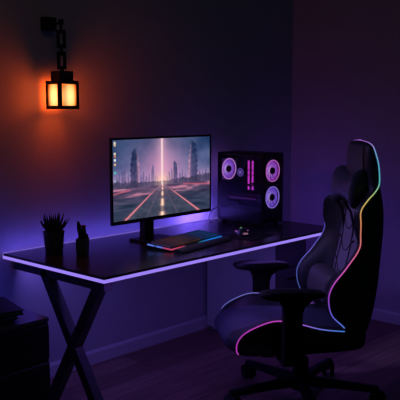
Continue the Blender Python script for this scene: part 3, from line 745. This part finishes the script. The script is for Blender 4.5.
# armrests
for s in (-1, 1):
    bm = BM(); secs = []
    for x, hw_, z0, z1 in ((-.012, .030, .622, .636), (.0, .040, .617, .641), (.05, .046, .611, .648), (.13, .048, .607, .653), (.20, .047, .609, .654), (.255, .044, .615, .650), (.280, .036, .622, .646), (.288, .026, .628, .641)):
        zm = (z0 + z1) / 2
        secs.append([(x, s * .325 + yy * hw_, zz) for yy, zz in ((-1, zm), (-.93, z1 - .004), (-.75, z1), (0, z1 + .002), (.75, z1), (.93, z1 - .004), (1, zm), (.93, z0 + .004), (.75, z0), (0, z0), (-.75, z0), (-.93, z0 + .004))])
    loft(bm, secs); ap = fin('armrest', bm, M['chairpl'], chair, True)
    bm = BM(); secs = []
    for z, x0, x1, hw_ in ((.612, .045, .205, .034), (.596, .062, .192, .030), (.575, .085, .182, .027), (.545, .094, .178, .026), (.44, .094, .178, .026), (.35, .092, .180, .028), (.30, .090, .182, .028)):
        secs.append([(x0, s * .325 - hw_, z), (x1, s * .325 - hw_, z), (x1 + .006, s * .325, z), (x1, s * .325 + hw_, z), (x0, s * .325 + hw_, z), (x0 - .006, s * .325, z)])
    loft(bm, secs); bar(bm, (.136, s * .325, .296), (.136, s * .10, .296), .08, .016, (0, 0, 1), .003); fin('post', bm, M['chairpl'], ap, True)
# mechanism, lever, column, base
bm = BM(); box(bm, -.10, .15, -.075, .075, .265, .308, .006); bar(bm, (-.10, 0, .285), (-.30, 0, .315), .14, .02, (0, 0, 1), .004); fin('tilt_mechanism', bm, M['chairpl'], chair)
bm = BM(); lathe(bm, [(.018, 0), (.028, .006), (.028, .060), (.020, .066)], 16, Matrix.Translation((.15, .05, .272)) @ Matrix.Rotation(PI / 2, 4, 'Y')); fin('tension_knob', bm, M['chairpl'], chair, True)
bm = BM(); tube(bm, [(.06, .07, .282), (.07, .20, .278), (.075, .23, .270)], .007, 8); box(bm, .055, .100, .215, .275, .258, .276, .006); fin('lever', bm, M['chairpl'], chair, True)
bm = BM(); lathe(bm, [(.042, .10), (.040, .215), (.034, .22), (.024, .222), (.024, .268)], 24); fin('gas_column', bm, M['chairpl'], chair, True)
bm = BM(); lathe(bm, [(.040, .052), (.052, .060), (.052, .118), (.044, .128)], 24); fin('hub', bm, M['chairpl'], chair, True)
for k in range(5):
    a = math.radians(11 + 72 * k) - CA
    m = Matrix.Rotation(a, 4, 'Z'); R = .375
    bm = BM(); secs = []
    for q in range(9):
        t = q / 8; x = .030 + (R - .030 + .016) * t; hw_ = .026 - .007 * t; zt = .124 - .026 * t; zb = .074 - .006 * t + .004 * math.sin(t * PI)
        secs.append([m @ Vector((x, yy, zz)) for yy, zz in ((-hw_, zb), (hw_, zb), (hw_, zt - .010), (hw_ * .6, zt), (-hw_ * .6, zt), (-hw_, zt - .010))])
    loft(bm, secs); fin('base_leg', bm, M['chairpl'], chair, True)
    sw = math.radians(random.Random(k).uniform(-25, 25))
    mc = m @ Matrix.Translation((R, 0, 0)) @ Matrix.Rotation(sw, 4, 'Z')
    bm = BM(); tube(bm, [tuple(mc @ Vector((0, 0, z))) for z in (.078, .06, .044)], .007, 8)
    # hood over the two wheels
    secs = []
    for j in range(9):
        an = math.radians(10 + 160 * j / 8)
        secs.append([mc @ Vector((.012 + r * math.cos(an), y, .037 + r * math.sin(an))) for r, y in ((.0375, -.010), (.0405, -.010), (.0405, .010), (.0375, .010))])
    loft(bm, secs); cs = fin('caster', bm, M['chairpl'], chair, True)
    for s in (-1, 1):
        bm = BM(); lathe(bm, [(.026, -.011), (.036, -.008), (.037, 0), (.036, .008), (.026, .011)], 24, mc @ Matrix.Translation((.012, s * .022, .0375)) @ Matrix.Rotation(PI / 2, 4, 'X')); fin('wheel', bm, M['chairpl'], cs, True)

# ------------------------------------------------------------------ light
SOLO = None
LIT = {  # linear rgb strength of each light
    'world': (.002, .0115, .013), 'lantern': (1.8, .17, .001), 'wall_wash': (.061, .0465, .43), 'wall_wash_right': (.115, .066, .54), 'under_front': (.39, .165, 1.42),
    'right_edge': (.077, .026, .34), 'left_edge': (.06, .05, .72), 'overhead_fill': (.024, .0085, .006), 'chair_fill': (.15, .12, .46), 'under_desk_fill': (.175, .125, .79)}
def level(n):
    if SOLO: return (1, 1, 1) if SOLO == n else None
    return LIT[n]
wd = bpy.data.worlds.new('World'); S.world = wd; wd.use_nodes = True
bg = wd.node_tree.nodes['Background']; wl = level('world') or (0, 0, 0)
bg.inputs[0].default_value = (*wl, 1); bg.inputs[1].default_value = .1 if SOLO else 1
def lamp(name, kind, power, loc, target=None, size=.1, sy=None, spread=None):
    c = level(name)
    if c is None or max(c) <= 0: return
    l = bpy.data.lights.new(name, kind); mxc = max(c); l.color = [q / mxc for q in c]; l.energy = power * mxc
    o = bpy.data.objects.new(name + '_light', l); COL.objects.link(o); o.location = loc
    if kind == 'AREA':
        l.shape = 'RECTANGLE'; l.size = size; l.size_y = sy or size
        if spread: l.spread = math.radians(spread)
        d = (Vector(target) - Vector(loc)).normalized()
        # long side kept horizontal
        x = Vector((0, 0, 1)).cross(-d) if abs(d.z) < .999 else Vector((1, 0, 0)); x.normalize(); z = -d; y = z.cross(x)
        o.rotation_euler = Matrix((x, y, z)).transposed().to_euler()
    else: l.shadow_soft_size = size
    return o
lamp('lantern', 'POINT', 2., (BX + .015, WY + AY, 1.548), size=.045)
lamp('wall_wash', 'AREA', 2., (.78, .73, T_ + .012), (.78, .80, T_ + .055), 1.56, .015)
lamp('wall_wash_right', 'AREA', 2., (1.43, .715, T_ + .012), (1.43, .80, T_ + .06), .26, .015)
lamp('under_desk_fill', 'AREA', 2., (.105, .42, T_ - .05), (1.5, .42, T_ - .55), .70, .03)  # unseen fill, added to brighten the cabinet side and floor
lamp('under_front', 'AREA', 2., (L_ / 2, -.0045, T_ - .026), (L_ / 2, -.0045, 0), L_, .008)
lamp('right_edge', 'AREA', 2., (L_ + .005, D_ / 2, T_ - .015), (WX, D_ / 2, T_ - .015), D_, .014)
lamp('left_edge', 'AREA', 2., (-.005, .50, T_ - .015), (-.85, 1.15, T_ - .35), .55, .014)
lamp('overhead_fill', 'AREA', 20., (-.1, -.2, 2.55), (.6, -.2, 0), .6, .6)  # unseen fill added overhead to raise the general level
lamp('chair_fill', 'AREA', 4., (-.15, .50, 2.3), (.86, -.28, .85), .3, .3, 50)  # unseen fill added above the desk to brighten the chair front

# ------------------------------------------------------------------ camera
F, PIT, YAW = 738.4156, .12405, .82233
cam = bpy.data.cameras.new('camera'); cam.sensor_width = 36; cam.lens = F * 36 / 400; cam.sensor_fit = 'HORIZONTAL'; cam.clip_start = .05
co = bpy.data.objects.new('camera', cam); COL.objects.link(co)
co.location = (-2.03658, -2.46586, 1.47837); co.rotation_euler = (PI / 2 - PIT, 0, -YAW)
S.camera = co
S.view_settings.view_transform = 'Standard'; S.view_settings.look = 'None'; S.view_settings.gamma = 1; S.view_settings.exposure = 0; S.view_settings.use_curve_mapping = False
S.cycles.use_denoising = True
S.cycles.max_bounces = 8; S.cycles.transparent_max_bounces = 12
